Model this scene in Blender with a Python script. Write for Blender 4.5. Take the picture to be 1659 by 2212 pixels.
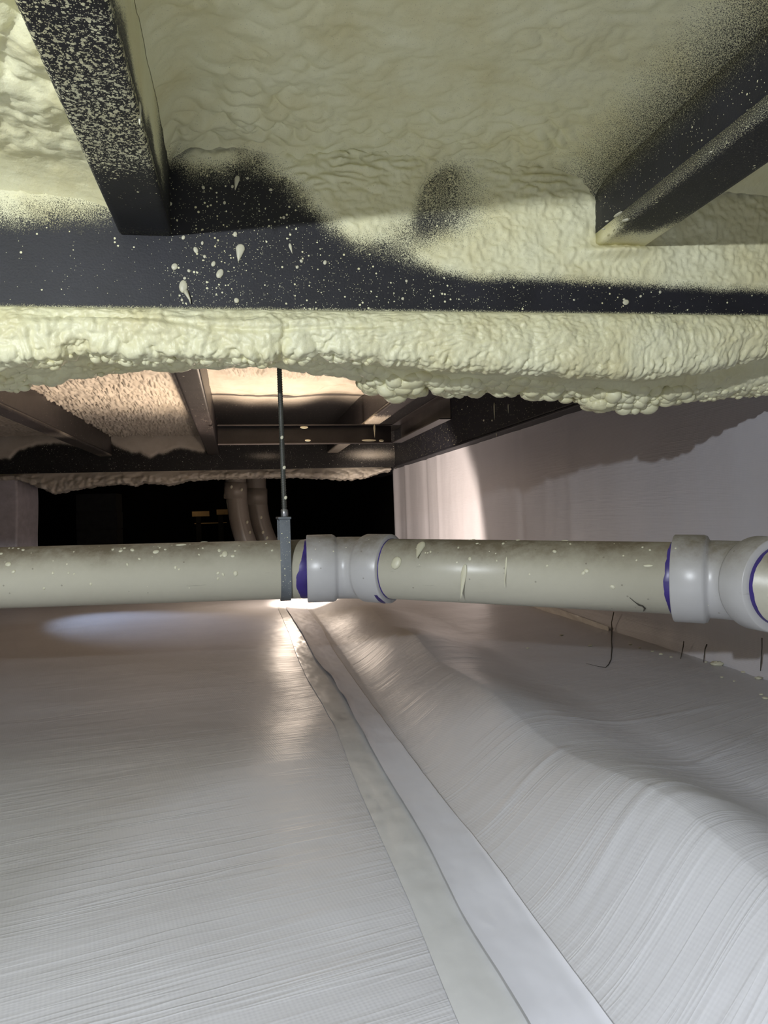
import bpy, math, random
import numpy as np
from mathutils import Vector, Matrix

for o in list(bpy.data.objects):
    bpy.data.objects.remove(o, do_unlink=True)
S = bpy.context.scene
C = S.collection

# ------------------------------------------------------------------ camera
H = 0.45                                  # camera height above the floor sheet
F = 1600.0; TH = math.radians(10.5); ROLL = .028
FW = np.array([math.sin(TH), math.cos(TH), 0]); RI = np.array([math.cos(TH), -math.sin(TH), 0]); UP = np.array([0, 0, 1.])
cd = bpy.data.cameras.new('camera'); cam = bpy.data.objects.new('camera', cd); C.objects.link(cam)
cd.sensor_fit = 'VERTICAL'; cd.sensor_height = 36; cd.sensor_width = 27
cd.lens = F / 2212 * 36; cd.clip_start = .02
cr, sr = math.cos(ROLL), math.sin(ROLL)
cx = cr * RI - sr * UP; cy = sr * RI + cr * UP; cz = -FW
M = Matrix.Identity(4)
for i in range(3):
    M[i][0] = cx[i]; M[i][1] = cy[i]; M[i][2] = cz[i]
M[2][3] = H
cam.matrix_world = M
S.camera = cam

# ------------------------------------------------------------------ world, lights, exposure
w = bpy.data.worlds.new('world'); S.world = w; w.use_nodes = True
w.node_tree.nodes['Background'].inputs[0].default_value = (.004, .004, .005, 1)
S.view_settings.view_transform = 'Standard'; S.view_settings.look = 'None'
S.view_settings.gamma = 1; S.view_settings.use_curve_mapping = False
S.view_settings.exposure = 0.0


def light(name, kind, loc, energy, col, size=.02, aim=None, angle=90, blend=.3):
    d = bpy.data.lights.new(name, kind); d.energy = energy; d.color = col
    o = bpy.data.objects.new(name, d); C.objects.link(o)
    o.location = (loc[0], loc[1], loc[2] + H)
    d.shadow_soft_size = size
    if kind == 'SPOT':
        d.spot_size = math.radians(angle); d.spot_blend = blend
    if aim is not None:
        v = Vector((aim[0] - loc[0], aim[1] - loc[1], aim[2] - loc[2]))
        o.rotation_euler = v.to_track_quat('-Z', 'Y').to_euler()
    return o


KEY = (-.75, -.5, .372)
light('work_light', 'POINT', KEY, 98, (.90, .95, 1.0), .016)
light('head_lamp', 'SPOT', (.1, -.05, .15), 21, (.86, .92, 1.0), .03, (.2, .36, -.45), 72, .12)
light('warm_lamp_beam', 'SPOT', (-.1, 3.4, -.14), 120, (1, .84, .71), .03, (1.15, 4.42, -.33), 75, .3)
light('warm_lamp_spill', 'POINT', (.2, 3.75, -.17), 6, (1, .82, .66), .04)
light('warm_lamp_up', 'SPOT', (.15, 3.6, -.3), 58, (1, .78, .58), .04, (-.1, 3.3, .6), 128, .8)
light('timber_fill', 'POINT', (-.62, 8.55, .12), .5, (1, .75, .45), .03)  # unseen fill added to brighten the far timber
light('cool_lamp', 'SPOT', (-1.25, 4.3, .22), 75, (.55, .70, 1.0), .03, (-.45, 3.35, -.45), 34, 1.0)


# ------------------------------------------------------------------ pixel helpers (photo pixel -> direction -> point on a surface)
def ray(x, y):
    u = (x - 829.5) / F; v = -(y - 1106) / F
    a = u * cr + v * sr; b = -u * sr + v * cr
    return a * RI + b * UP + FW


def pz(x, y, z): d = ray(x, y); return d * (z / d[2])
def pX(x, y, X): d = ray(x, y); return d * (X / d[0])
def pY(x, y, Y): d = ray(x, y); return d * (Y / d[1])


def proj(P):
    P = np.asarray(P, float); a = P @ RI; b = P @ UP; c = np.maximum(P @ FW, 1e-3)
    return 829.5 + F * (a * cr - b * sr) / c, 1106 - F * (a * sr + b * cr) / c


def sm(a, b, x):
    t = np.clip((x - a) / (b - a), 0, 1); return t * t * (3 - 2 * t)


def lerp_pts(x, pts):
    p = np.array(pts, float); return np.interp(x, p[:, 0], p[:, 1])


# ------------------------------------------------------------------ noise
def _h(ix, iy, iz, seed):
    h = (ix * 374761393 + iy * 668265263 + iz * 2147483647 + seed * 1274126177) & 0xFFFFFFFF
    h = ((h ^ (h >> 13)) * 1274126177) & 0xFFFFFFFF
    h = ((h ^ (h >> 16)) * 2246822519) & 0xFFFFFFFF
    return h ^ (h >> 15)


def perlin(p, seed=0):
    p = np.asarray(p, float); i = np.floor(p).astype(np.int64); f = p - i
    u = f * f * f * (f * (f * 6 - 15) + 10); r = np.zeros(len(p))
    for dx in (0, 1):
        for dy in (0, 1):
            for dz in (0, 1):
                h = _h(i[:, 0] + dx, i[:, 1] + dy, i[:, 2] + dz, seed)
                g = np.stack([(h & 1023), (h >> 10) & 1023, (h >> 20) & 1023], 1) / 511.5 - 1
                d = (g * (f - np.array([dx, dy, dz]))).sum(1)
                wgt = (u[:, 0] if dx else 1 - u[:, 0]) * (u[:, 1] if dy else 1 - u[:, 1]) * (u[:, 2] if dz else 1 - u[:, 2])
                r += wgt * d
    return r


def fbm(p, seed=0, o=4):
    r = 0; a = 1
    for k in range(o):
        r = r + a * perlin(p * 2 ** k + 17.3 * k, seed + k); a *= .5
    return r


def worley(p, seed=0):
    p = np.asarray(p, float); i = np.floor(p).astype(np.int64); f = p - i
    F1 = np.full(len(p), 9.); F2 = np.full(len(p), 9.)
    for dx in (-1, 0, 1):
        for dy in (-1, 0, 1):
            for dz in (-1, 0, 1):
                h = _h(i[:, 0] + dx, i[:, 1] + dy, i[:, 2] + dz, seed)
                q = np.stack([(h & 1023), (h >> 10) & 1023, (h >> 20) & 1023], 1) / 1023. + np.array([dx, dy, dz])
                d = ((q - f) ** 2).sum(1)
                F2 = np.minimum(F2, np.maximum(F1, d)); F1 = np.minimum(F1, d)
    return np.sqrt(F1), np.sqrt(F2)


def bubbles(p, seed=0):
    f1, f2 = worley(p, seed)
    return np.sqrt(np.clip(1 - (f1 / .85) ** 2, 0, 1))


# ------------------------------------------------------------------ mesh helpers (all z given relative to the camera height)
def link(o, parent=None):
    C.objects.link(o)
    if parent is not None: o.parent = parent
    return o


def tag(o, label=None, cat=None, group=None, kind=None):
    if label: o['label'] = label
    if cat: o['category'] = cat
    if group: o['group'] = group
    if kind: o['kind'] = kind
    return o


def empty(name, loc, label, cat, group=None):
    o = bpy.data.objects.new(name, None); C.objects.link(o)
    o.empty_display_size = .05
    o.location = (loc[0], loc[1], loc[2] + H)
    return tag(o, label, cat, group)


def wloc(o):
    v = np.zeros(3)
    while o is not None: v += np.array(o.location); o = o.parent
    return v


def mk(name, V, Fc, mat, parent=None, smooth=True, attrs=None):
    V = np.array(V, float).reshape(-1, 3).copy(); V[:, 2] += H
    if parent is not None:
        V -= wloc(parent)
        org = np.zeros(3)
    else:
        org = np.array([(V[:, 0].min() + V[:, 0].max()) / 2, (V[:, 1].min() + V[:, 1].max()) / 2, V[:, 2].min()]); V -= org
    me = bpy.data.meshes.new(name)
    if isinstance(Fc, np.ndarray):
        n = len(Fc); me.vertices.add(len(V)); me.vertices.foreach_set('co', V.ravel())
        me.loops.add(n * 4); me.polygons.add(n)
        me.loops.foreach_set('vertex_index', Fc.astype(np.int32).ravel())
        me.polygons.foreach_set('loop_start', np.arange(0, n * 4, 4, dtype=np.int32))
        me.update(calc_edges=True); me.validate()
    else:
        me.from_pydata(V.tolist(), [], Fc); me.update()
    me.polygons.foreach_set('use_smooth', np.full(len(me.polygons), bool(smooth)))
    for k, a in (attrs or {}).items():
        at = me.attributes.new(k, 'FLOAT', 'POINT'); at.data.foreach_set('value', np.asarray(a, np.float32).ravel())
    me.materials.append(mat)
    o = bpy.data.objects.new(name, me); link(o, parent); o.location = org
    return o


def gfaces(nu, nv, flip=False, wrap=False):
    i = np.arange(nu - 1)[:, None]; m = nv if wrap else nv - 1; j = np.arange(m)[None, :]; k = (j + 1) % nv
    q = np.stack([i * nv + j, i * nv + k, (i + 1) * nv + k, (i + 1) * nv + j], -1).reshape(-1, 4)
    return q[:, ::-1].copy() if flip else q


def normals(P):
    du = np.gradient(P, axis=0); dv = np.gradient(P, axis=1)
    n = np.cross(du, dv); return n / (np.linalg.norm(n, axis=-1, keepdims=True) + 1e-12)


def box_vf(c0, c1):
    x0, y0, z0 = c0; x1, y1, z1 = c1
    V = [(x, y, z) for x in (x0, x1) for y in (y0, y1) for z in (z0, z1)]
    Fc = [(0, 1, 3, 2), (4, 6, 7, 5), (0, 4, 5, 1), (2, 3, 7, 6), (0, 2, 6, 4), (1, 5, 7, 3)]
    return V, Fc


def box(name, c0, c1, mat, parent=None, bevel=.002, sub=None):
    V, Fc = box_vf(c0, c1)
    o = mk(name, V, Fc, mat, parent, smooth=False)
    if bevel:
        b = o.modifiers.new('bevel', 'BEVEL'); b.width = bevel; b.segments = 2
    return o


def tube(name, pts, rad, mat, parent=None, n=24, cap=True, attrs=None):
    """sweep circles of given radius along a polyline (rad scalar or per point)"""
    P = np.array(pts, float); m = len(P); rad = np.broadcast_to(np.asarray(rad, float), (m,))
    T = np.gradient(P, axis=0)
    for i in range(m):                       # repeated points keep a tangent
        if np.linalg.norm(T[i]) < 1e-9: T[i] = T[i - 1] if i else P[-1] - P[0]
    T /= np.linalg.norm(T, axis=1, keepdims=True)
    ref = np.array([0, 0, 1.]) if abs(T[0][2]) < .9 else np.array([0, 1., 0])
    a = np.arange(n) * 2 * math.pi / n; V = []
    for i in range(m):
        s = np.cross(T[i], ref); s /= np.linalg.norm(s); t = np.cross(s, T[i])
        V.append(P[i] + rad[i] * (np.cos(a)[:, None] * s + np.sin(a)[:, None] * t))
    V = np.array(V).reshape(-1, 3)
    Fc = gfaces(m, n, wrap=True).tolist()
    if cap: Fc += [list(range(n)), list(range((m - 1) * n, m * n))[::-1]]
    return mk(name, V, Fc, mat, parent, True)


# ------------------------------------------------------------------ materials
def mat(name):
    m = bpy.data.materials.new(name); m.use_nodes = True
    nt = m.node_tree; b = nt.nodes['Principled BSDF']
    return m, nt, b


def N(nt, t, **k):
    n = nt.nodes.new(t)
    for a, v in k.items():
        if a.startswith('i_'):
            key = a[2:]; n.inputs[int(key) if key.isdigit() else key].default_value = v
        else: setattr(n, a, v)
    return n


def math_(nt, op, a, b=None, c=None, clamp=False):
    n = nt.nodes.new('ShaderNodeMath'); n.operation = op; n.use_clamp = clamp
    for i, v in enumerate((a, b, c)):
        if v is None: continue
        if isinstance(v, (int, float)): n.inputs[i].default_value = v
        else: nt.links.new(v, n.inputs[i])
    return n.outputs[0]


def noise(nt, vec, scale, detail=4, rough=.55, dist=0):
    n = N(nt, 'ShaderNodeTexNoise', i_Scale=scale, i_Detail=detail, i_Roughness=rough, i_Distortion=dist)
    nt.links.new(vec, n.inputs['Vector']); return n.outputs[0]


def pos(nt): return nt.nodes.new('ShaderNodeNewGeometry').outputs['Position']


def attr(nt, name):
    return N(nt, 'ShaderNodeAttribute', attribute_name=name).outputs['Fac']


def ramp(nt, fac, stops):
    n = nt.nodes.new('ShaderNodeValToRGB'); cr_ = n.color_ramp
    while len(cr_.elements) < len(stops): cr_.elements.new(.5)
    for e, (p, c) in zip(cr_.elements, stops):
        e.position = p; e.color = c if len(c) == 4 else (*c, 1)
    nt.links.new(fac, n.inputs[0]); return n.outputs[0]


def mix(nt, f, a, b):
    n = nt.nodes.new('ShaderNodeMix'); n.data_type = 'RGBA'
    for sock, v in ((n.inputs[0], f), (n.inputs[6], a), (n.inputs[7], b)):
        if isinstance(v, tuple): sock.default_value = v if len(v) == 4 else (*v, 1)
        elif isinstance(v, (int, float)): sock.default_value = v
        else: nt.links.new(v, sock)
    return n.outputs[2]


def bump(nt, h, strength, dist, prev=None):
    n = N(nt, 'ShaderNodeBump', i_Strength=strength, i_Distance=dist)
    nt.links.new(h, n.inputs['Height'])
    if prev is not None: nt.links.new(prev, n.inputs['Normal'])
    return n.outputs[0]


FOAM_A = (.80, .78, .53); FOAM_B = (.72, .67, .40)


def foam_color(nt, p, tone=0):
    n = noise(nt, p, 9, 5, .6)
    if tone: return ramp(nt, n, [(.3, (.58, .52, .43)), (.55, (.68, .62, .53)), (.8, (.72, .67, .58))])  # pinkish ramp: warm lamp's tint put into the foam colour
    return ramp(nt, n, [(.3, FOAM_B), (.55, FOAM_A), (.8, (.83, .82, .60))])


def m_foam(name='spray_foam', bs=.5, tone=0):
    m, nt, b = mat(name); p = pos(nt)
    nt.links.new(foam_color(nt, p, tone), b.inputs['Base Color'])
    b.inputs['Roughness'].default_value = .42
    b.inputs['Subsurface Weight'].default_value = .12; b.inputs['Subsurface Radius'].default_value = (.012, .01, .005)
    h = bump(nt, noise(nt, p, 160, 3, .5), bs, .002)
    h = bump(nt, noise(nt, p, 520, 2, .5), bs * .6, .0006, h)
    nt.links.new(h, b.inputs['Normal'])
    return m


def m_over(name, base=(.013, .013, .018), rough=.42, dotscale=170, tone=0):
    """painted steel with foam overspray: attribute 'foam' is coverage, 'dots' the density of flecks"""
    m, nt, b = mat(name); p = pos(nt)
    cov = attr(nt, 'foam'); dots = attr(nt, 'dots')
    fine = noise(nt, p, 700, 2, .7)
    cov_f = math_(nt, 'MULTIPLY_ADD', math_(nt, 'SUBTRACT', fine, .5), 1.9, cov)
    cov_s = N(nt, 'ShaderNodeMapRange', interpolation_type='SMOOTHSTEP'); nt.links.new(cov_f, cov_s.inputs[0])
    cov_s.inputs[1].default_value = .28; cov_s.inputs[2].default_value = .78
    hard = N(nt, 'ShaderNodeMapRange', interpolation_type='SMOOTHSTEP'); nt.links.new(cov, hard.inputs[0])
    hard.inputs[1].default_value = .0; hard.inputs[2].default_value = .12
    c1 = math_(nt, 'MULTIPLY', cov_s.outputs[0], hard.outputs[0])
    v = N(nt, 'ShaderNodeTexVoronoi', i_Scale=dotscale, i_Randomness=1.0); nt.links.new(p, v.inputs['Vector'])
    sep = N(nt, 'ShaderNodeSeparateColor'); nt.links.new(v.outputs['Color'], sep.inputs[0])
    on = math_(nt, 'LESS_THAN', sep.outputs[0], dots)
    r = math_(nt, 'MULTIPLY_ADD', sep.outputs[1], .3, .1)
    d1 = math_(nt, 'MULTIPLY', math_(nt, 'LESS_THAN', v.outputs['Distance'], r), on)
    v2 = N(nt, 'ShaderNodeTexVoronoi', i_Scale=dotscale * 2.6); nt.links.new(p, v2.inputs['Vector'])
    sep2 = N(nt, 'ShaderNodeSeparateColor'); nt.links.new(v2.outputs['Color'], sep2.inputs[0])
    d2 = math_(nt, 'MULTIPLY', math_(nt, 'LESS_THAN', v2.outputs['Distance'], .3), math_(nt, 'LESS_THAN', sep2.outputs[0], math_(nt, 'MULTIPLY', dots, .8)))
    spk = attr(nt, 'speck'); ns = noise(nt, p, 170, 2, .65)
    d3 = math_(nt, 'GREATER_THAN', math_(nt, 'ADD', ns, spk), .86)
    f = math_(nt, 'MAXIMUM', math_(nt, 'MAXIMUM', c1, math_(nt, 'MULTIPLY', d3, .8)), math_(nt, 'MAXIMUM', d1, d2))
    st = ramp(nt, noise(nt, p, 14, 5, .6), [(.3, base), (.75, tuple(c * 2.0 for c in base))])
    nt.links.new(mix(nt, f, st, foam_color(nt, p, tone)), b.inputs['Base Color'])
    rg = math_(nt, 'MULTIPLY_ADD', f, .12, rough); nt.links.new(rg, b.inputs['Roughness'])
    h = bump(nt, f, .5, .0012)
    h = bump(nt, noise(nt, p, 300, 3, .5), .35, .0008, h)
    nt.links.new(h, b.inputs['Normal'])
    return m


def m_plain(name, col, rough=.5, metal=0, bs=0, bscale=200, var=.15, spec=.5):
    m, nt, b = mat(name); p = pos(nt)
    c = ramp(nt, noise(nt, p, 18, 5, .6), [(.3, tuple(x * (1 - var) for x in col)), (.7, tuple(min(1, x * (1 + var)) for x in col))])
    nt.links.new(c, b.inputs['Base Color'])
    b.inputs['Roughness'].default_value = rough; b.inputs['Metallic'].default_value = metal
    b.inputs['Specular IOR Level'].default_value = spec
    if bs: nt.links.new(bump(nt, noise(nt, p, bscale, 4, .6), bs, .001), b.inputs['Normal'])
    return m


def m_sheet(name, col, rough=.42, weave=.25, crease=.5):
    """woven white vapour-barrier sheet; attributes wu / wv are across / along the pull lines (metres)"""
    m, nt, b = mat(name); p = pos(nt)
    cmb = N(nt, 'ShaderNodeCombineXYZ'); wu, wv = attr(nt, 'wu'), attr(nt, 'wv')
    nt.links.new(math_(nt, 'MULTIPLY', wu, 55), cmb.inputs[0]); nt.links.new(math_(nt, 'MULTIPLY', wv, 2.2), cmb.inputs[1])
    n1 = noise(nt, cmb.outputs[0], 1.0, 2, .5, .15)
    ridge = math_(nt, 'POWER', math_(nt, 'SUBTRACT', 1, math_(nt, 'ABSOLUTE', math_(nt, 'MULTIPLY', math_(nt, 'SUBTRACT', n1, .5), 6)), clamp=True), 4)
    cmb2 = N(nt, 'ShaderNodeCombineXYZ')
    nt.links.new(math_(nt, 'MULTIPLY', wu, 9), cmb2.inputs[0]); nt.links.new(math_(nt, 'MULTIPLY', wv, 1.2), cmb2.inputs[1])
    gate = noise(nt, cmb2.outputs[0], 1.0, 2, .5)
    gate = N(nt, 'ShaderNodeMapRange'); 
    gn = noise(nt, cmb2.outputs[0], 1.3, 3, .6); nt.links.new(gn, gate.inputs[0]); gate.inputs[1].default_value = .30; gate.inputs[2].default_value = .62
    ridge = math_(nt, 'MULTIPLY', ridge, gate.outputs[0])
    wa = math_(nt, 'SINE', math_(nt, 'MULTIPLY', wu, 2 * math.pi / .0042))
    wb = math_(nt, 'SINE', math_(nt, 'MULTIPLY', wv, 2 * math.pi / .0046))
    wn = noise(nt, p, 45, 3, .6)
    wv_ = math_(nt, 'MULTIPLY', math_(nt, 'ADD', wa, wb), wn)
    h = bump(nt, ridge, crease, .0022)
    h = bump(nt, wv_, weave, .0006, h)
    h = bump(nt, noise(nt, p, 16, 3, .5), .25, .004, h)
    nt.links.new(h, b.inputs['Normal'])
    c = ramp(nt, noise(nt, p, 3.5, 5, .6), [(.3, tuple(x * .93 for x in col)), (.65, col)])
    nt.links.new(c, b.inputs['Base Color'])
    b.inputs['Roughness'].default_value = rough; b.inputs['Specular IOR Level'].default_value = .4
    return m


def m_pvc(name, col, dirt=(.30, .25, .17), amt=1.0):
    m, nt, b = mat(name); p = pos(nt)
    n1 = noise(nt, p, 7, 6, .65); n2 = noise(nt, p, 60, 5, .7)
    # dust settles on the upper side
    sp = N(nt, 'ShaderNodeSeparateXYZ'); nt.links.new(nt.nodes.new('ShaderNodeNewGeometry').outputs['Normal'], sp.inputs[0])
    up = N(nt, 'ShaderNodeMapRange', interpolation_type='SMOOTHSTEP'); nt.links.new(sp.outputs[2], up.inputs[0])
    up.inputs[1].default_value = .0; up.inputs[2].default_value = 1.0
    d = math_(nt, 'MULTIPLY', math_(nt, 'ADD', up.outputs[0], .12), math_(nt, 'MULTIPLY_ADD', n1, 1.1, -.05))
    d = math_(nt, 'MULTIPLY', d, math_(nt, 'MULTIPLY_ADD', n2, .9, .45), clamp=True)
    d = math_(nt, 'MULTIPLY', d, amt, clamp=True)
    mp = N(nt, 'ShaderNodeMapping'); nt.links.new(p, mp.inputs[0]); mp.inputs['Scale'].default_value = (12, 30, 160)
    sc = noise(nt, mp.outputs[0], 1, 3, .6)
    sc = N(nt, 'ShaderNodeMapRange'); nt.links.new(noise(nt, mp.outputs[0], 1, 4, .7), sc.inputs[0])
    sc.inputs[1].default_value = .66; sc.inputs[2].default_value = .74; sc.inputs[4].default_value = .45
    c = mix(nt, d, col, dirt); c = mix(nt, sc.outputs[0], c, (.22, .2, .17))
    v = N(nt, 'ShaderNodeTexVoronoi', i_Scale=120); nt.links.new(p, v.inputs['Vector'])
    se = N(nt, 'ShaderNodeSeparateColor'); nt.links.new(v.outputs['Color'], se.inputs[0])
    dn = math_(nt, 'MULTIPLY_ADD', up.outputs[0], .16, .015)
    k1 = math_(nt, 'MULTIPLY', math_(nt, 'LESS_THAN', se.outputs[0], dn), math_(nt, 'LESS_THAN', v.outputs['Distance'], math_(nt, 'MULTIPLY_ADD', se.outputs[1], .14, .06)))
    k2 = math_(nt, 'MULTIPLY', math_(nt, 'LESS_THAN', se.outputs[0], .96), -1); k2 = math_(nt, 'ADD', k2, 1)
    k2 = math_(nt, 'MULTIPLY', math_(nt, 'MULTIPLY', k2, .55), math_(nt, 'LESS_THAN', v.outputs['Distance'], .2))
    c = mix(nt, k2, c, (.16, .14, .11)); c = mix(nt, k1, c, (.68, .66, .52))
    nt.links.new(c, b.inputs['Base Color'])
    nt.links.new(math_(nt, 'MULTIPLY_ADD', d, .35, .29), b.inputs['Roughness'])
    nt.links.new(bump(nt, n2, .12, .001), b.inputs['Normal'])
    return m


FOAM = m_foam(); FOAM_S = m_foam('spray_foam_smooth', .25)
STEEL = m_over('black_steel_overspray', (.008, .008, .0115), .58, 210)
FOAM_R = m_foam('warm_tinted_foam', .5, 1)  # rear foam with the warm light's tint in its colour
STEEL_R = m_over('rear_black_overspray', (.009, .008, .008), .55, 150, 1)
STEEL_B = m_over('dull_steel_overspray', (.024, .021, .022), .38, 120, 1)
SHEET = m_sheet('white_woven_sheet', (.49, .485, .505), .37, .10, .26)
WSHEET = m_sheet('white_wall_sheet', (.55, .54, .575), .45, .16, .12)
TAPE_A = m_plain('seam_tape_translucent', (.50, .50, .50), .30, bs=.2, bscale=60, var=.05)
TAPE_B = m_plain('seam_tape_white', (.62, .62, .67), .38, bs=.15, bscale=40, var=.03)
PVC = m_pvc('cream_pvc', (.52, .50, .41), (.17, .14, .095), 1.9); PVC_F = m_pvc('grey_white_pvc_fitting', (.50, .495, .50), (.18, .155, .12), 1.6)
PVC_D = m_pvc('dusty_brown_pvc', (.30, .26, .22), (.15, .12, .1))
PRIMER = m_plain('purple_primer', (.035, .02, .16), .35, var=.4)
HANG = m_over('grey_steel_hanger', (.085, .095, .105), .36, 300)
ROD = m_over('dark_threaded_steel', (.035, .036, .03), .45, 500)
ZINC = m_plain('zinc_nut', (.35, .35, .36), .35, .8)
WOOD = m_plain('raw_wood', (.45, .30, .14), .7, bs=.3)
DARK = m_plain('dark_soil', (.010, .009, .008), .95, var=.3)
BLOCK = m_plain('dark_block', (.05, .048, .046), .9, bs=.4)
BLACKB = m_plain('black_underboard', (.012, .011, .011), .6, var=.3)
WRAP = m_plain('white_wrapped_sheet', (.62, .58, .62), .5, bs=.1)
FIBRE_SHADOW = m_plain('fibre_and_shadow', (.05, .045, .035), .8)  # shared by the hair on the pipe and the modelled shadow lines
SPLAT = m_foam('foam_droplet', .1)
for _n in SPLAT.node_tree.nodes:
    if _n.type == 'VALTORGB':
        for _e in _n.color_ramp.elements: _e.color = (.60, .58, .44, 1)


# ------------------------------------------------------------------ main beam line
def YB(X): return 1.193 - .036 * (X - .25)


JL0, JL1 = (-.182, -.106), (.600, .686)      # the joist bottom flanges (X ranges)
ZJ = .445; ZC = .60; ZR = .33                # joist bottoms, foam ceiling, beam bottoms
XW = 1.15                                    # lined wall

# ------------------------------------------------------------------ floor sheet
def ground(X, Y):
    rh = lerp_pts(Y, [(-1, .09), (.6, .095), (.78, .105), (1.1, .085), (1.45, .080), (2.09, .085), (3.2, .06), (5, .04), (9, .04)])
    xr = .465
    g = rh * (.55 * sm(.29, xr, X) + .45 * np.clip((X - .29) / (xr - .29), 0, 1))
    g = g + (.03 - rh) * sm(xr + .01, xr + .24, X) * .8
    g = g + (.038 - .03) * sm(.8, 1.15, X)
    lf = 1 - sm(.0, .25, X)
    g = g + lf * (.012 * np.exp(-((Y - 1.35) / .22) ** 2) + .010 * np.exp(-((Y - 2.3) / .3) ** 2) - .006 * np.exp(-((Y - 1.8) / .2) ** 2))
    g = g + .010 * np.exp(-((X - .48) / .10) ** 2) * np.sin(Y * 9 + 1.0)
    return -H + g


def dens(a, b, n, c, k):
    t = np.linspace(0, 1, n); s = np.sinh((t - .5) * 2 * k) / math.sinh(k)
    base = a + (b - a) * (s + 1) / 2
    return base


gx = np.concatenate([np.linspace(-3.2, -.9, 50)[:-1], np.linspace(-.9, .1, 130)[:-1], np.linspace(.1, .75, 190)[:-1], np.linspace(.75, 1.30, 60)])
gy = np.concatenate([np.linspace(-1.6, .45, 40)[:-1], np.linspace(.45, 2.4, 330)[:-1], np.linspace(2.4, 4.5, 140)[:-1], np.linspace(4.5, 10.2, 50)])
GX, GY = np.meshgrid(gx, gy, indexing='ij')
q = np.stack([GX.ravel(), GY.ravel(), GX.ravel() * 0], 1)
WU = GY - .22 * np.minimum(GX, .28) - .40 * np.maximum(GX - .28, 0)
WV = GX + .22 * GY
ww = np.stack([WU.ravel() * 16, WV.ravel() * 1.1, q[:, 2]], 1)
ww2 = np.stack([WU.ravel() * 42, WV.ravel() * 2.0, q[:, 2]], 1)
GZ = ground(GX, GY)
onb = sm(.26, .36, GX) * (1 - sm(.5, .62, GX))
r1 = np.clip(1 - np.abs(perlin(ww, 3)) * 5, 0, 1).reshape(GX.shape) ** 2
r2 = np.clip(1 - np.abs(perlin(ww2, 4)) * 5, 0, 1).reshape(GX.shape) ** 2
und = perlin(np.stack([WU.ravel() * 6, WV.ravel() * 1.4, q[:, 2]], 1), 8).reshape(GX.shape)
GZ = GZ + .0003 * r2 + .0004 * r1 * (1 + .8 * onb) + .003 * und * (1 - .3 * onb) + .0015 * fbm(q * 7, 5, 3).reshape(GX.shape)
# long creases on the crest of the bank
for (x0, y0), (x1, y1), a in [((.30, .98), (.50, 1.09), .0025), ((.32, .74), (.58, .87), .0025), ((.5, 1.25), (.95, 1.35), .002), ((.52, .95), (1.0, 1.25), .002)]:
    d = np.array([x1 - x0, y1 - y0]); L = np.linalg.norm(d); d /= L
    t = (GX - x0) * d[0] + (GY - y0) * d[1]; s = (GX - x0) * -d[1] + (GY - y0) * d[0]
    GZ = GZ + a * np.exp(-(s / .007) ** 2) * sm(-.02, .06, t) * (1 - sm(L - .06, L + .02, t))
floor = mk('floor', np.stack([GX, GY, GZ], -1), gfaces(*GX.shape, flip=True), SHEET, attrs={'wu': WU, 'wv': WV})
tag(floor, 'white woven vapour barrier sheet laid over the uneven crawl space ground', kind='structure')


def gz(x, y):
    i = np.clip(np.searchsorted(gx, x) - 1, 0, len(gx) - 2); j = np.clip(np.searchsorted(gy, y) - 1, 0, len(gy) - 2)
    a = (x - gx[i]) / (gx[i + 1] - gx[i]); b = (y - gy[j]) / (gy[j + 1] - gy[j])
    return (GZ[i, j] * (1 - a) * (1 - b) + GZ[i + 1, j] * a * (1 - b) + GZ[i, j + 1] * (1 - a) * b + GZ[i + 1, j + 1] * a * b)


def on_floor(px, py):
    z = -H
    for _ in range(12):
        p = pz(px, py, z); z = float(gz(np.array(p[0]), np.array(p[1])))
    return pz(px, py, z)


# seam tape
tape = empty('seam_tape', (.23, .62, -H), 'long white seam tape joining two floor sheets at foot of the bank', 'tape')
def pline(px):
    P = np.array([on_floor(x, y) for x, y in px]); o = np.argsort(P[:, 1]); return P[o]
Lp = pline([(990, 2212), (950, 2120), (905, 2000), (835, 1840), (760, 1670), (726, 1574), (690, 1510), (662, 1465), (640, 1415), (626, 1372), (594, 1299)])
Cp = pline([(1135, 2205), (1070, 2100), (995, 1980), (930, 1840), (880, 1755), (832, 1677), (796, 1613), (753, 1533), (719, 1473), (685, 1434), (656, 1376), (608, 1299)])
Rp = pline([(1320, 2212), (1245, 2115), (1200, 2050), (1105, 1920), (1020, 1805), (960, 1735), (857, 1597), (791, 1507), (763, 1468), (719, 1405), (695, 1357), (650, 1299)])
ty = np.concatenate([np.linspace(.2, 3.9, 420), np.linspace(3.92, 5.2, 20)])
def ex(P, y):
    return np.interp(y, P[:, 1], P[:, 0])
xl, xc_, xr_ = ex(Lp, ty), ex(Cp, ty), ex(Rp, ty)
k = np.ones(15) / 15
def smooth1(a): return np.convolve(np.pad(a, 7, mode='edge'), k, 'valid')
xl, xc_, xr_ = smooth1(xl), smooth1(xc_), smooth1(xr_)
def band(a, b, n, off0, off1, name, m, curl=0):
    t = np.linspace(0, 1, n)
    X = a[:, None] * (1 - t) + b[:, None] * t; Y = np.repeat(ty[:, None], n, 1)
    nz = fbm(np.stack([X.ravel() * 25, Y.ravel() * 12, X.ravel() * 0], 1), 31, 3).reshape(X.shape)
    Z = gz(X.ravel(), Y.ravel()).reshape(X.shape) + off0 * (1 - t) + off1 * t + .0012 * nz + curl * (1 - t) ** 4
    P = np.stack([X, Y, Z], -1)
    mk(name, P, gfaces(*X.shape, flip=True), m, tape)
band(xl, xc_ + .004, 22, .0024, .0022, 'lower_band', TAPE_A)
cu = .004 + .006 * np.exp(-((ty - 1.75) / .35) ** 2)[:, None] * (1 + .8 * np.sin(ty * 23))[:, None]
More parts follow.
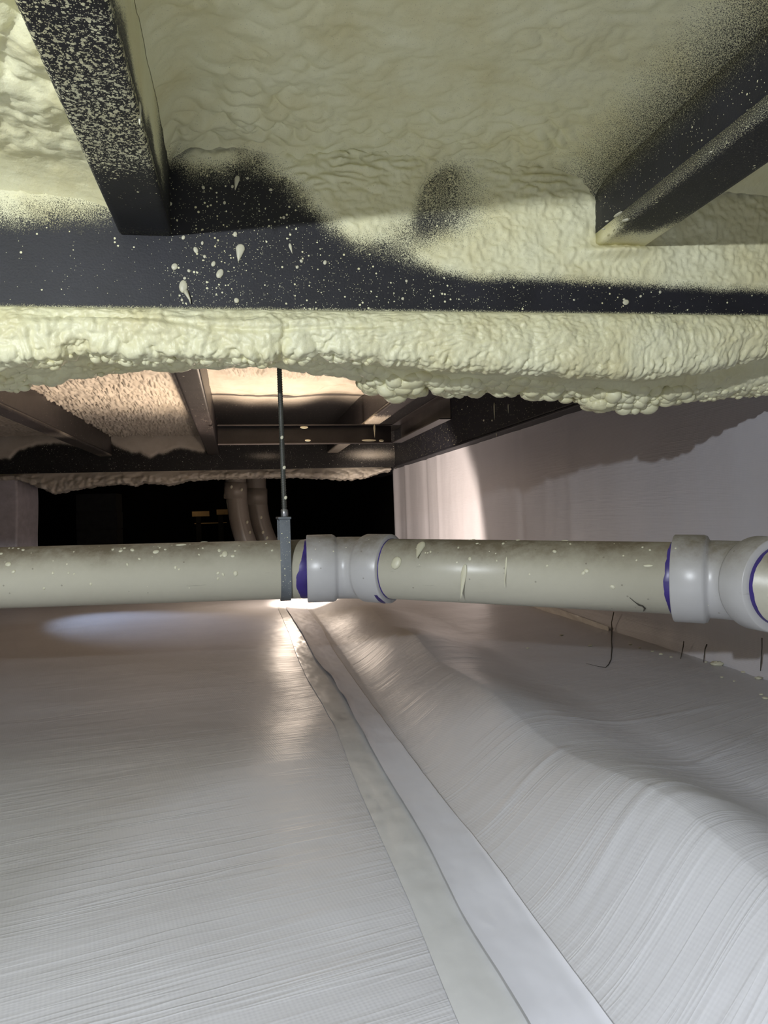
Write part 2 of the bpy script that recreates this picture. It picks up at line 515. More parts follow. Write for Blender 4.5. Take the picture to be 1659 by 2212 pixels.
band(xc_ - .002, xr_, 30, .0065, .0030, 'upper_band', TAPE_B, cu)

# ------------------------------------------------------------------ lined wall on the right
wy = np.concatenate([np.linspace(-1.6, 1.0, 40)[:-1], np.linspace(1.0, 6.15, 330), np.linspace(6.17, 6.6, 12)])
wz = np.linspace(-.47, ZR + .004, 90)
WY, WZ = np.meshgrid(wy, wz, indexing='ij')
pw = np.stack([WY.ravel(), WZ.ravel(), WY.ravel() * 0], 1)
fold = lambda c, wd, a: a * np.exp(-((WY - c - .03 * WZ) / wd) ** 2)
WX = XW + .006 * perlin(pw * np.array([2.2, .6, 1]), 41).reshape(WY.shape) + .003 * fbm(pw * np.array([9, 2, 1]), 42, 3).reshape(WY.shape)
for c, wd, a in [(5.6, .05, -.03), (5.25, .06, -.016), (4.7, .05, .012), (4.35, .04, -.008), (3.6, .05, .006), (3.0, .03, .006), (2.5, .05, -.005)]:
    WX = WX + fold(c, wd, a)
WX = WX + .06 * sm(5.65, 6.1, WY) + 1.3 * np.clip(WY - 6.05, 0, .6)
WX = WX - .012 * sm(-.34, -.42, WZ) * sm(.2, .25, WY)
wr = mk('wall_right', np.stack([WX, WY, WZ], -1), gfaces(*WY.shape), WSHEET, attrs={'wu': WZ, 'wv': WY})
tag(wr, 'foundation wall lined with hanging white plastic sheet', kind='structure')
# crinkled tape along the foot of the wall
tp = []
for t in np.linspace(0, 1, 60):
    p = pX(1110 + 205 * t, 1288 + 76 * t, XW - .018); tp.append(p)
tp = np.array(tp); vv = np.linspace(-.5, .5, 8)
P = np.repeat(tp[:, None, :], 8, 1); P[:, :, 2] += vv * .030
nn = fbm(P.reshape(-1, 3) * 60, 51, 3).reshape(60, 8); P[:, :, 0] += .004 * nn
wt = mk('wall_foot_tape', P, gfaces(60, 8), m_plain('crinkled_tape', (.75, .73, .7), .22, bs=.7, bscale=120, var=.05))
tag(wt, 'crinkled glossy tape strip along foot of lined wall behind the pipe', 'tape')

# dark rear end of the crawl space, ceiling board
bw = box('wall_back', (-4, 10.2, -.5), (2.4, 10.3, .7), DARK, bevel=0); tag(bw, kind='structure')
ce = box('ceiling', (-3.2, -1.6, ZC + .06), (1.75, 10.3, ZC + .10), BLACKB, bevel=0); tag(ce, 'dark underside of the floor above', kind='structure')

def cov_px(px, py):
    """foam coverage of the front beam face and the foam just above it (photo pixel of each vertex)"""
    yb = lerp_pts(px, [(-900, 462), (0, 462), (130, 466), (235, 455), (290, 420), (335, 352), (380, 345), (420, 372), (470, 370), (520, 350), (560, 353), (610, 385), (655, 432), (700, 482), (760, 520), (860, 556), (950, 590), (1010, 598), (1200, 605), (1400, 616), (1659, 630), (2500, 640)])
    sf = lerp_pts(px, [(-900, 110), (0, 110), (250, 110), (330, 90), (560, 95), (700, 90), (860, 75), (960, 34), (1659, 28)])
    wob = fbm(np.stack([px.ravel() / 90, py.ravel() / 60, px.ravel() * 0], 1), 61, 3).reshape(px.shape)
    cov = np.clip((yb - py) / sf + .5 + wob * .22, 0, 1)
    e_ = np.sqrt(((px - 985) / 97) ** 2 + ((py - 475) / 132) ** 2)
    lobe = (1 - sm(.70, 1.12, e_)) * (1 - sm(920, 1090, px)) * (1 - sm(450, 560, py)) + .25 * (1 - sm(.8, 1.1, e_)) * (1 - sm(470, 540, py))
    tail = np.exp(-(((px - 895 + (py - 500) * .8) / 75) ** 2)) * sm(440, 490, py) * (1 - sm(525, 600, py))
    return cov * (1 - .52 * np.clip(lobe, 0, 1)) * (1 - .45 * np.clip(tail, 0, 1))


# ------------------------------------------------------------------ front steel beam
beam = empty('steel_beam', (.2, 1.2, ZR), 'black steel beam with foam overspray crossing beneath the front joists', 'beam')
bx_ = np.linspace(-1.5, 1.17, 760); bz_ = np.linspace(ZR - .006, ZC + .062, 190)
BX, BZ = np.meshgrid(bx_, bz_, indexing='ij'); BY = YB(BX)
Pw = np.stack([BX, BY, BZ], -1); px, py = proj(Pw.reshape(-1, 3)); px = px.reshape(BX.shape); py = py.reshape(BX.shape)
cov = cov_px(px, py)
edge = sm(ZR + .007, ZR - .001, BZ)                                  # fuzzy fringe just above the foam coat
cov = np.clip(np.maximum(cov, .55 * edge), 0, 1)
pf = Pw.reshape(-1, 3)
wrk = np.abs(perlin(pf * np.array([115, 1, 62]) + 3 * np.stack([fbm(pf * 18, 66, 2)] * 3, 1) * .4, 62)).reshape(BX.shape)
lum = fbm(pf * 26, 63, 4).reshape(BX.shape)
cw = sm(.55, 1.0, cov)
big = np.exp(-(((px - 760) / 130) ** 2 + ((py - 360) / 55) ** 2)) + .6 * np.exp(-(((px - 1180) / 120) ** 2 + ((py - 380) / 60) ** 2))
wr2 = np.abs(perlin(pf * np.array([30, 1, 80]), 64)).reshape(BX.shape)
coll = np.exp(-(((px - 1325) / 75) ** 2 + ((py - 548) / 12) ** 2))
thick = cw * (.005 + .0034 * np.minimum(wrk * 2.6, 1) + .004 * lum + big * (.006 + .012 * np.minimum(wr2 * 2.5, 1))) + coll * .02
Pw[:, :, 1] -= thick
dots = np.clip(.035 + .11 * np.exp(-((px - 480) / 160) ** 2) + .06 * sm(560, 700, px) * (1 - sm(1000, 1400, px)), 0, 1) * sm(335, 375, px) + .02
web = mk('web', Pw, gfaces(*BX.shape, flip=True), STEEL, beam, attrs={'foam': cov, 'dots': dots})
V, Fc = box_vf((0, 0, 0), (1, 1, 1))
def beam_box(name, y0, y1, z0, z1):
    Vb = []
    for x, y, z in V:
        X = -1.5 + 2.67 * x; Vb.append((X, YB(X) + y0 + (y1 - y0) * y, z0 + (z1 - z0) * z))
    return mk(name, Vb, Fc, STEEL, beam, smooth=False)
beam_box('web_plate', .002, .014, ZR, ZC + .06)
beam_box('flange', .002, .11, ZR, ZR + .012)

# foam droplets -------------------------------------------------------
def drop_mesh(name, tail=0, seed=0, flat=.45):
    n, m = 10, 14; V = []; rnd = random.Random(seed)
    for i in range(n + 1):
        th = math.pi * i / n
        for j in range(m):
            ph = 2 * math.pi * j / m; r = 1 + .10 * math.sin(2 * ph + seed) * math.sin(th)
            x = r * math.sin(th) * math.cos(ph); y = r * math.sin(th) * math.sin(ph); z = flat * r * math.cos(th)
            if tail and y < 0:
                x *= (1 - .8 * min(1, -y)); y *= (1 + tail)
            V.append((x, y, z))
    me = bpy.data.meshes.new(name)
    Fd = [(i * m + j, (i + 1) * m + j, (i + 1) * m + (j + 1) % m, i * m + (j + 1) % m) for i in range(n) for j in range(m)]
    me.from_pydata(V, [], Fd); me.polygons.foreach_set('use_smooth', [True] * len(Fd)); me.materials.append(SPLAT); me.update(); return me
DROPS = [drop_mesh('foam_droplet', 0, s) for s in (0, 1, 2)]; DRIP = drop_mesh('foam_drip', 1.6, 1)


def place_drop(parent, p, nrm, w_, h_, me, rot=0, name='foam_droplet', lift=.0):
    """disc-like droplet lying on a surface with normal nrm; local y is 'up' on the surface"""
    n = Vector(nrm).normalized(); upv = Vector((0, 0, 1)); t = upv - n * upv.dot(n)
    if t.length < .05: t = Vector((0, 1, 0)) - n * n.y
    t.normalize(); s = t.cross(n)
    R_ = Matrix((s, t, n)).transposed().to_4x4() @ Matrix.Rotation(rot, 4, 'Z')
    o = bpy.data.objects.new(name, me); C.objects.link(o)
    M_ = Matrix.Translation(Vector((p[0], p[1], p[2] + H)) + n * lift) @ R_ @ Matrix.Diagonal((w_ / 2, h_ / 2, min(w_, h_) / 2, 1))
    if parent is not None:
        o.parent = parent; M_ = Matrix.Translation(-Vector(wloc(parent))) @ M_
    o.matrix_basis = M_
    return o


rnd = random.Random(4)
def on_web(x, y):
    p = pY(x, y, 1.19)
    for _ in range(4): p = pY(x, y, YB(p[0]) - .001)
    return p
for x, y, w_, h_, tl in [(519, 538, 18, 24, 1), (396, 619, 18, 27, 0), (377, 576, 12, 16, 0), (475, 591, 14, 21, 0), (423, 540, 9, 15, 0), (461, 570, 9, 12, 0), (511, 649, 10, 12, 0), (508, 506, 9, 11, 0),
                         (396, 513, 7, 10, 0), (627, 532, 6, 14, 1), (651, 564, 6, 8, 0), (642, 577, 6, 8, 0), (702, 567, 7, 11, 0), (408, 585, 6, 8, 0), (399, 601, 6, 7, 0), (442, 554, 6, 8, 0), (437, 525, 5, 9, 0),
                         (512, 388, 10, 20, 1), (585, 410, 7, 7, 0), (439, 405, 6, 9, 0), (485, 438, 6, 7, 0), (364, 418, 7, 10, 0), (368, 440, 6, 9, 0), (613, 470, 6, 7, 0), (535, 385, 5, 6, 0), (502, 403, 5, 8, 0),
                         (1352, 653, 15, 13, 0), (1384, 640, 6, 6, 0), (1426, 631, 6, 8, 0), (1348, 647, 6, 6, 0), (878, 607, 5, 7, 0), (870, 645, 6, 7, 0), (1240, 648, 5, 5, 0), (393, 648, 5, 6, 0)]:
    sc = 1.2 / F
    place_drop(web, on_web(x, y), (0, -1, 0), w_ * sc, h_ * sc, DRIP if tl else rnd.choice(DROPS), rnd.uniform(-.3, .3))
tp = [on_web(*q_) for q_ in [(401, 630), (406, 640), (410, 648), (412, 657)]]
tube('foam_droplet', [(p[0], p[1] - .003, p[2]) for p in tp], [.004, .0026, .0016, .0006], SPLAT, web, 8)

# ------------------------------------------------------------------ foam coat hanging on the beam's lower flange
fx = np.linspace(-1.05, 1.175, 1000)
bpx = proj(np.stack([fx, YB(fx), fx * 0 + .26], 1))[0]
bpx_b = proj(np.stack([fx, YB(fx) + .16, fx * 0 + .19], 1))[0]
lip = lerp_pts(bpx, [(-600, 790), (0, 783), (60, 772), (110, 768), (200, 757), (300, 764), (420, 766), (500, 768), (620, 766), (700, 760), (800, 776), (900, 786), (1000, 796), (1100, 801), (1200, 806), (1330, 812), (1450, 806), (1540, 792), (1659, 768), (2000, 750)])
bot = lerp_pts(bpx_b, [(-600, 850), (0, 845), (45, 843), (60, 829), (110, 833), (130, 824), (160, 815), (200, 811), (280, 801), (385, 797), (430, 793), (600, 793), (650, 799), (700, 807), (780, 822), (800, 836), (830, 842), (862, 858), (900, 846), (960, 850), (1010, 860), (1060, 852), (1110, 848), (1165, 853), (1240, 866), (1300, 882), (1350, 888), (1400, 880), (1450, 872), (1500, 868), (1560, 862), (1620, 853), (1659, 848), (2000, 830)])
bub = lerp_pts(bpx_b, [(-600, .5), (60, .5), (90, 0), (760, 0), (800, 1), (1420, 1), (1520, .5), (1660, .2), (2000, .2)])
uu = (bpx - 829.5) / F
def z_at(pyv, yoff, uu=uu):
    """height on the ray through pixel (bpx, pyv) where it meets the plane yoff behind the beam face"""
    v = -(pyv - 1106) / F; a = uu * cr + v * sr; b = -uu * sr + v * cr
    dy = a * RI[1] + FW[1]; dx = a * RI[0] + FW[0]
    Y = YB(fx) + yoff; return b / dy * Y
zl = z_at(lip - 8, .006); zb = z_at(bot - 4 - 25 * bub, .16, (bpx_b - 829.5) / F)
zr_ = np.minimum(zl + .018, .31); zt = zl + .008 + (zb - zl - .012) * np.clip(bub, 0, 1) * .35
o1 = np.ones_like(fx)
CP = np.stack([
    np.stack([o1 * .004, o1 * (ZR + .001)], 1),
    np.stack([o1 * -.010, ZR - .006 * o1], 1),
    np.stack([o1 * -.022, ZR - (ZR - zl) * .45], 1),
    np.stack([o1 * -.014, ZR - (ZR - zl) * .80], 1),
    np.stack([o1 * .010, zl], 1),
    np.stack([o1 * .050, zl + .010 * (1 - .3 * bub)], 1),
    np.stack([o1 * .100, np.where(bub > .05, zt, (zl + zb) / 2 + .012)], 1),
    np.stack([o1 * .135, zb + .010 * o1 + .006 * bub], 1),
    np.stack([o1 * .165, zb], 1),
    np.stack([o1 * .195, zb + .022], 1),
    np.stack([o1 * .205, ZR + .004 * o1], 1),
    np.stack([o1 * .11, ZR + .004 * o1], 1)], 1)          # (nx, ncp, 2)
ncp = CP.shape[1]; nv = 230
# more samples where it is seen
sv = np.interp(np.linspace(0, 1, nv), [0, .06, .36, .46, .62, .9, 1], np.array([0, 1, 4, 5, 6.2, 9, 11]))
i0 = np.clip(np.floor(sv).astype(int), 0, ncp - 2); t = (sv - i0)[None, :, None]
p0 = CP[:, np.maximum(i0 - 1, 0)]; p1 = CP[:, i0]; p2 = CP[:, i0 + 1]; p3 = CP[:, np.minimum(i0 + 2, ncp - 1)]
Q = .5 * (2 * p1 + (p2 - p0) * t + (2 * p0 - 5 * p1 + 4 * p2 - p3) * t ** 2 + (3 * p1 - p0 - 3 * p2 + p3) * t ** 3)
P = np.stack([np.repeat(fx[:, None], nv, 1), YB(fx)[:, None] + Q[..., 0], Q[..., 1]], -1)
Nn = normals(P)
if Nn[500, 60][1] > 0: Nn = -Nn
pf = P.reshape(-1, 3); SVg = np.repeat(sv[None, :], len(fx), 0)
PXg = np.repeat(bpx[:, None], nv, 1); BUB = np.repeat(bub[:, None], nv, 1)
wob = np.stack([perlin(pf * 20, 71), perlin(pf * 20, 72), perlin(pf * 20, 73)], 1)
b1 = bubbles(pf * 29 + wob * .4, 74).reshape(PXg.shape)
b2 = bubbles(pf * 75 + wob * .5, 75).reshape(PXg.shape)
b4 = bubbles(pf * 50 + wob * .5, 87).reshape(PXg.shape)
b3 = bubbles(pf * np.array([105, 60, 60]) + wob, 76).reshape(PXg.shape)
wr_h = np.abs(perlin(pf * np.array([60, 90, 130]) + wob * 1.6, 77)).reshape(PXg.shape)
wr_v = np.abs(perlin(pf * np.array([140, 60, 60]) + wob * 1.6, 78)).reshape(PXg.shape)
lum = fbm(pf * 14, 79, 4).reshape(PXg.shape)
zone = lambda a, b, c, d: sm(a, b, SVg) * (1 - sm(c, d, SVg))
front = zone(.6, 1.4, 4.0, 4.6); lipz = zone(2.6, 3.6, 4.2, 4.8); under = zone(4.4, 5.0, 5.8, 6.4); low = zone(5.9, 6.6, 9.2, 9.8)
lft = 1 - sm(620, 900, PXg); rgt = sm(1180, 1420, PXg)
D = front * (.008 * lum + .0030 * np.minimum(wr_h * 2.4, 1) * (1 - rgt * .7) + .0028 * np.minimum(wr_v * 2.4, 1) * rgt + .003 * b3)
D += lipz * (.013 * b1 + .007 * b2) * (.30 + .70 * lft) + lipz * .005 * b3 * (1 - lft)
D += zone(1.5, 2.2, 3.2, 3.8) * (.009 * b1 + .004 * b2) * lft
D += under * (.004 * lum + .0015 * b2)
D += low * ((.016 * b1 + .008 * b4 + .005 * b2) * np.clip(BUB, 0, 1) + (.008 * lum + .006 * b2) * (1 - np.clip(BUB, 0, 1)))
# groove below the top fringe on the left
D -= .006 * np.exp(-((SVg - 1.75 - .35 * sm(0, 600, PXg) + .25 * np.sin(PXg / 120)) / .16) ** 2) * sm(60, 200, PXg) * (1 - sm(760, 900, PXg))
D *= sm(0, .35, SVg) * .999 + .001
P = P + Nn * D[..., None]
coat = mk('beam_foam_coat', P, gfaces(*PXg.shape, flip=True), FOAM)
# round bubbles that bulge out of the lower roll and the lip
rs_ = np.random.RandomState(9)
def bubble_cloud(n, x0, x1, v0, v1, r0, r1, parent):
    th, ph = np.meshgrid(np.linspace(0, math.pi, 9), np.arange(12) * 2 * math.pi / 12, indexing='ij')
    U = np.stack([np.sin(th) * np.cos(ph), np.sin(th) * np.sin(ph), np.cos(th)], -1).reshape(-1, 3)
    fs = gfaces(9, 12, wrap=True); VV = []; FF = []
    ok = np.where((bpx_b > x0) & (bpx_b < x1))[0]; okv = np.where((sv > v0) & (sv < v1))[0]
    for k_ in range(n):
        i = rs_.choice(ok); j = rs_.choice(okv); r_ = rs_.uniform(r0, r1) * rs_.uniform(.7, 1.15)
        c_ = P[i, j] - Nn[i, j] * r_ * .15
        VV.append(c_ + U * r_ * (1 + .10 * np.sin(U @ rs_.uniform(-4, 4, 3) + 2))[:, None] * rs_.uniform([.9, .9, .75], [1.45, 1.1, 1.0])); FF.append(fs + k_ * len(U))
    o = mk('foam_bubbles', np.concatenate(VV), np.concatenate(FF), FOAM_S, parent); o['kind'] = 'stuff'; return o
bubble_cloud(150, 785, 1200, 6.2, 8.6, .009, .019, coat)
bubble_cloud(110, 785, 1200, 6.5, 8.7, .006, .011, coat)
bubble_cloud(130, 1150, 1480, 6.5, 8.6, .008, .016, coat)
bubble_cloud(120, 1150, 1480, 6.7, 8.7, .005, .010, coat)
bubble_cloud(60, 1440, 1700, 6.9, 8.4, .004, .007, coat)
bubble_cloud(40, -80, 50, 6.4, 8.6, .006, .011, coat)
bubble_cloud(90, 150, 780, 3.7, 4.5, .004, .009, coat)
bubble_cloud(22, 120, 780, 5.2, 8.0, .004, .007, coat)
tag(coat, 'thick pale yellow spray foam hanging in bubbles from lower edge of front beam', 'spray foam')

# ------------------------------------------------------------------ joists
def joist(name, x0, x1, y0, y1, label, group=None, side=None, mat_=STEEL, dots_f=None, speck=None, cov_b=None, cov_s=None, zt=ZC + .05, skew=0.0, lipw=.012):
    """channel joist: bottom flange, web on the given side, small lip; runs along Y"""
    r = empty(name, ((x0 + x1) / 2, (y0 + y1) / 2, ZJ), label, 'joist', group)
    ny = 90
    yy = np.linspace(y0, y1, ny); sk = skew * (yy - y0)
    # flange as a rounded strip
    pr_ = np.array([(x0, ZJ + lipw), (x0, ZJ + .003), (x0 + .003, ZJ)] + [(x0 + .003 + (x1 - x0 - .006) * k_ / 14, ZJ) for k_ in range(1, 14)] + [(x1 - .003, ZJ), (x1, ZJ + .003), (x1, ZJ + lipw)])
    P_ = np.stack([pr_[None, :, 0] + sk[:, None], np.repeat(yy[:, None], len(pr_), 1), np.repeat(pr_[None, :, 1], ny, 0)], -1)
    pp = P_.reshape(-1, 3)
    f_ = (cov_b(pp) if cov_b else np.zeros(len(pp))); d_ = (dots_f(pp) if dots_f else np.full(len(pp), .03))
    o = mk('flange', P_, gfaces(ny, len(pr_)), mat_, r, attrs={'foam': f_, 'dots': d_, 'speck': (speck(pp) if speck else np.zeros(len(pp)))})
    s_ = o.modifiers.new('thick', 'SOLIDIFY'); s_.thickness = .003; s_.offset = 0
    # vertical side plates
    for nm, X, on in (('web', x0 + .0008, side in ('L', 'B')), ('web', x1 - .0008, side in ('R', 'B'))):
        if not on: continue
        nz_ = 26; zz = np.linspace(ZJ + lipw - .001, zt, nz_)
        P2 = np.stack([np.repeat((X + sk)[:, None], nz_, 1), np.repeat(yy[:, None], nz_, 1), np.repeat(zz[None, :], ny, 0)], -1)
        pp = P2.reshape(-1, 3); f_ = cov_s(pp) if cov_s else np.zeros(len(pp))
        w2 = mk(nm, P2, gfaces(ny, nz_), mat_, r, attrs={'foam': f_, 'dots': np.full(len(pp), .03)})
        s2 = w2.modifiers.new('thick', 'SOLIDIFY'); s2.thickness = .004; s2.offset = 0
    return r


def dfL(p):
    x, y = proj(p); return (.85 * (1 - sm(330, 400, y)) + .05 * (1 - sm(400, 460, y))) * (.7 + .3 * sm(0, 300, y))
def nfade(p, seed, s=8): return fbm(p * s, seed, 3)
jl = joist('joist', JL0[0], JL0[1], -1.4, YB(-.15) - .001, 'black steel joist densely flecked with foam, ending on the front beam', 'front joists', 'B', dots_f=dfL, speck=lambda p: .275 * (1 - sm(345, 400, proj(p)[1])) + .035 * sm(0, 300, proj(p)[1]) * (1 - sm(345, 400, proj(p)[1])),
      cov_b=lambda p: .45 * sm(1.165, 1.20, p[:, 1]) * .6, cov_s=lambda p: np.clip(sm(ZJ + .01, ZJ + .05, p[:, 2] + .05 * nfade(p, 81)) - .9 * sm(.98, 1.16, p[:, 1]), 0, 1))
def covR(p):
    return np.clip(.9 * sm(1.06, 1.17, p[:, 1] + .06 * nfade(p, 82, 20)) + .6 * sm(.655, .684, p[:, 0]) * sm(.98, 1.12, p[:, 1]) + .26 * (np.exp(-((p[:, 0] - .600) / .006) ** 2)) + .08, 0, 1)
jr = joist('joist', JL1[0], JL1[1], -1.4, YB(.64) - .001, 'dark grey steel joist dusted with fine overspray, foot buried in foam', 'front joists', 'B', dots_f=lambda p: np.full(len(p), .02),
      cov_b=covR, cov_s=lambda p: np.clip(.04 + .96 * np.clip((p[:, 2] - ZJ - .055) / .12, 0, 1) + .5 * sm(1.08, 1.18, p[:, 1]) * sm(.64, .66, p[:, 0]), 0, 1), lipw=.02)
for x, y, w_, h_ in [(1335, 463, 9, 30), (1351, 475, 14, 14), (1311, 478, 7, 7), (1536, 328, 5, 5), (1304, 495, 8, 6)]:
    p = pz(x, y, ZJ); place_drop(jr, p, (0, 0, -1), w_ * 1.2 / F, h_ * 1.2 / F, DROPS[0])
p = pz(319, 258, ZJ); place_drop(jl, (JL0[1] + .001, p[1], ZJ + .012), (1, 0, 0), .009, .016, DRIP)

# ------------------------------------------------------------------ foam in the front bays
def bay(name, x0, x1, y0, y1, nx, ny, zfun, label, flipz=False, mat_=FOAM, attrs=None, dense=1.0):
    xs = np.linspace(x0, x1, nx); tt = np.linspace(0, 1, ny); ys = y0 + (y1 - y0) * (1 - (1 - tt) ** dense)
    X, Y = np.meshgrid(xs, ys, indexing='ij'); Z = zfun(X, Y)
    o = mk(name, np.stack([X, Y, Z], -1), gfaces(nx, ny), mat_, attrs=(attrs(X, Y) if attrs else None))
    return tag(o, label, 'spray foam', 'spray foam filling the joist bays')


def pf2(X, Y, s, z=0): return np.stack([X.ravel() * s, Y.ravel() * s, np.full(X.size, z)], 1)


def z_center(X, Y):
    dY = np.clip(YB(X) - Y, 0, 9); dR = np.clip(JL1[0] - X, 0, 9); dL = np.clip(X - JL0[1], 0, 9)
    z = ZC - .022 * np.exp(-dY / .022) - .06 * np.exp(-dR / .05) - .035 * np.exp(-dL / .02)
    a = fbm(pf2(X, Y, 10), 91, 5).reshape(X.shape); b = bubbles(pf2(X, Y, 30), 92).reshape(X.shape); c = np.abs(perlin(pf2(X, Y, 34), 93)).reshape(X.shape)
    rough = np.exp(-((dY - .055) / .06) ** 2) * (1 - .8 * np.exp(-dR / .05)) + .7 * np.exp(-((X - .0) / .16) ** 2) + .45 * np.exp(-((X - .42) / .1) ** 2)
    fade = 1 - .8 * np.exp(-dR / .03)
    g_ = sm(-.35, .25, fbm(pf2(X, Y, 6), 94, 2).reshape(X.shape))
    return z - fade * (.008 * a + g_ * rough * (.010 * b + .007 * np.minimum(c * 2, 1)) + .0022 * np.minimum(c * 2, 1))
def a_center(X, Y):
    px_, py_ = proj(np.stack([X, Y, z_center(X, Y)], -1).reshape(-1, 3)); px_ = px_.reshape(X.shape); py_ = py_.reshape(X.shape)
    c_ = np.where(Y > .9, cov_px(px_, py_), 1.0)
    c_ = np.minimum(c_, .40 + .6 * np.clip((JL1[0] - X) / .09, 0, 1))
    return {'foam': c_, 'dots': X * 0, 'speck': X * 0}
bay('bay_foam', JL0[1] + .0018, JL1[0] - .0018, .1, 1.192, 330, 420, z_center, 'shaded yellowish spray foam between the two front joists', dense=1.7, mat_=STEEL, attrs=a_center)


def z_left(X, Y):
    dY = np.clip(YB(X) - Y, 0, 9); dR = np.clip(JL0[0] - X, 0, 9)
    q_ = pf2(X, Y, 1); wv_ = np.stack([perlin(q_ * 9, 101), perlin(q_ * 9, 102), q_[:, 2]], 1)
    b = bubbles(q_ * 13 + wv_ * .6, 103).reshape(X.shape); b2_ = bubbles(q_ * 34 + wv_, 104).reshape(X.shape); a = fbm(q_ * 22, 105, 4).reshape(X.shape)
    am = sm(.02, .16, dY)
    z = .60 - .10 * np.exp(-dY / .16) - .02 * np.exp(-dR / .05)
    return z - am * (.022 * b + .010 * b2_ + .008 * a) - .003 * a
bay('bay_foam', -1.5, JL0[0] - .001, .1, 1.212, 330, 330, z_left, 'brightly lit lumpy cream spray foam beside the flecked joist', dense=1.6)


def z_right(X, Y):
    dY = np.clip(YB(X) - Y, 0, 9)
    a = fbm(pf2(X, Y, 12), 111, 4).reshape(X.shape); c = np.abs(perlin(pf2(X, Y, 40), 112)).reshape(X.shape)
    return .59 - .06 * np.exp(-dY / .05) - .006 * a - .003 * np.minimum(c * 2, 1)
bay('bay_foam', JL1[1] + .001, 1.14, .1, 1.16, 130, 180, z_right, 'smooth shaded spray foam between the dusted joist and the lined wall', dense=1.5)

# ------------------------------------------------------------------ rim beam above the wall
rim = empty('rim_beam', (1.1, 3.5, ZR), 'black steel rim beam along top of the lined wall', 'beam')
def rim_plate(name, X, z0, z1, Xb=None):
    yy = np.linspace(1.32, 7, 200); zz = np.linspace(z0, z1, 20)
    Y, Z = np.meshgrid(yy, zz, indexing='ij'); Xg = np.full(Y.shape, X)
    o = mk(name, np.stack([Xg, Y, Z], -1), gfaces(200, 20), STEEL, rim, attrs={'foam': np.zeros(Y.shape), 'dots': np.full(Y.shape, .05)})
    s_ = o.modifiers.new('t', 'SOLIDIFY'); s_.thickness = .008; s_.offset = 0
rim_plate('web', 1.10, ZR + .008, ZC + .055)
box('flange', (1.085, 1.32, ZR + .003), (1.28, 7, ZR + .012), STEEL, rim)
for x, y, w_, h_, tl in [(1068, 880, 8, 34, 1), (1098, 878, 6, 18, 1), (1045, 908, 10, 8, 0), (1063, 908, 6, 8, 0), (1072, 934, 5, 12, 1), (998, 884, 6, 5, 0), (1010, 878, 5, 5, 0)]:
    place_drop(rim, pX(x, y, 1.094), (-1, 0, 0), w_ * 2.6 / F, h_ * 2.2 / F, DRIP if tl else DROPS[1])

# ------------------------------------------------------------------ second bay: ceiling foam, joists, cross members, rear beam
YR = 5.45
def YB2(X): return YR - .03 * (X + .4)
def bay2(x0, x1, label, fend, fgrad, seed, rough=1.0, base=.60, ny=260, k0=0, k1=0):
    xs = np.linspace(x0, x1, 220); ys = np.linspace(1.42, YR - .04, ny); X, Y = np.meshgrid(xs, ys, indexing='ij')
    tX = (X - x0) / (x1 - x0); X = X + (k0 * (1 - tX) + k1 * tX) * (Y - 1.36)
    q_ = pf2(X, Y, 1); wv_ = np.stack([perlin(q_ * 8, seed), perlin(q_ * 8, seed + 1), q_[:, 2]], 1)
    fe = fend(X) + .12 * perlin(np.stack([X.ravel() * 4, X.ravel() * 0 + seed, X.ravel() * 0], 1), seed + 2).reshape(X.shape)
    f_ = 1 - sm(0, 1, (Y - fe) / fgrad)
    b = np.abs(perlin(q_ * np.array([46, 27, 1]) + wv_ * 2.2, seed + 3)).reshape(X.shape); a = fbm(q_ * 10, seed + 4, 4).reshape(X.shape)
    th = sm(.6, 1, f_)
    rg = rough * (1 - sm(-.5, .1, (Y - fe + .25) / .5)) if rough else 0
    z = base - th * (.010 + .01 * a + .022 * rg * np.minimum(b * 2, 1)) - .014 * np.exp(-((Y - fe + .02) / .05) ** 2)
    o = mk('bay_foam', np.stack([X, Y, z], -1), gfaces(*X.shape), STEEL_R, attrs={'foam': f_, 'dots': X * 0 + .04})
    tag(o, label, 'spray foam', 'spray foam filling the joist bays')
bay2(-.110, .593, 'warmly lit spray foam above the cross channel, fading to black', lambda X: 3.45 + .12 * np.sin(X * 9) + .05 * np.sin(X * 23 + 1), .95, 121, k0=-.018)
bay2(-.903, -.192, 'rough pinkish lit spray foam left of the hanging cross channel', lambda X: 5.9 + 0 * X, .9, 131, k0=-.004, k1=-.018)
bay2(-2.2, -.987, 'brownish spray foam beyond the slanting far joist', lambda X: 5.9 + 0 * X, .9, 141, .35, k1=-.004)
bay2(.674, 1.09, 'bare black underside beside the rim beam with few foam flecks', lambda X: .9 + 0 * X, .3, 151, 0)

tan = lambda p: np.full(len(p), .03)
joist('joist', -.19, -.112, 1.36, YB2(-.2), 'plain steel joist running from the hidden beam back to the rear beam', 'rear joists', 'B', STEEL_B, tan, lambda p: .25 * sm(4.6, 5.2, p[:, 1] + .3 * nfade(p, 84, 3)), lambda p: sm(ZJ + .03, ZJ + .1, p[:, 2]) * .9, skew=-.018)
joist('joist', -.985, -.905, 1.36, YB2(-1.), 'far steel joist slanting towards the white wrapped pillar', 'rear joists', 'B', STEEL_B, tan, lambda p: .12 + 0 * p[:, 0], lambda p: sm(ZJ + .02, ZJ + .12, p[:, 2] + .07 * np.sin(p[:, 1] * 5)) * .9, skew=-.004)
joist('joist', .595, .672, 1.36, YB2(.6), 'steel joist above the right end of the cross channel', 'rear joists', 'B', STEEL_B, tan, lambda p: .1 + .4 * sm(3.2, 3.5, p[:, 1]), lambda p: sm(ZJ + .02, ZJ + .10, p[:, 2]) * .9)

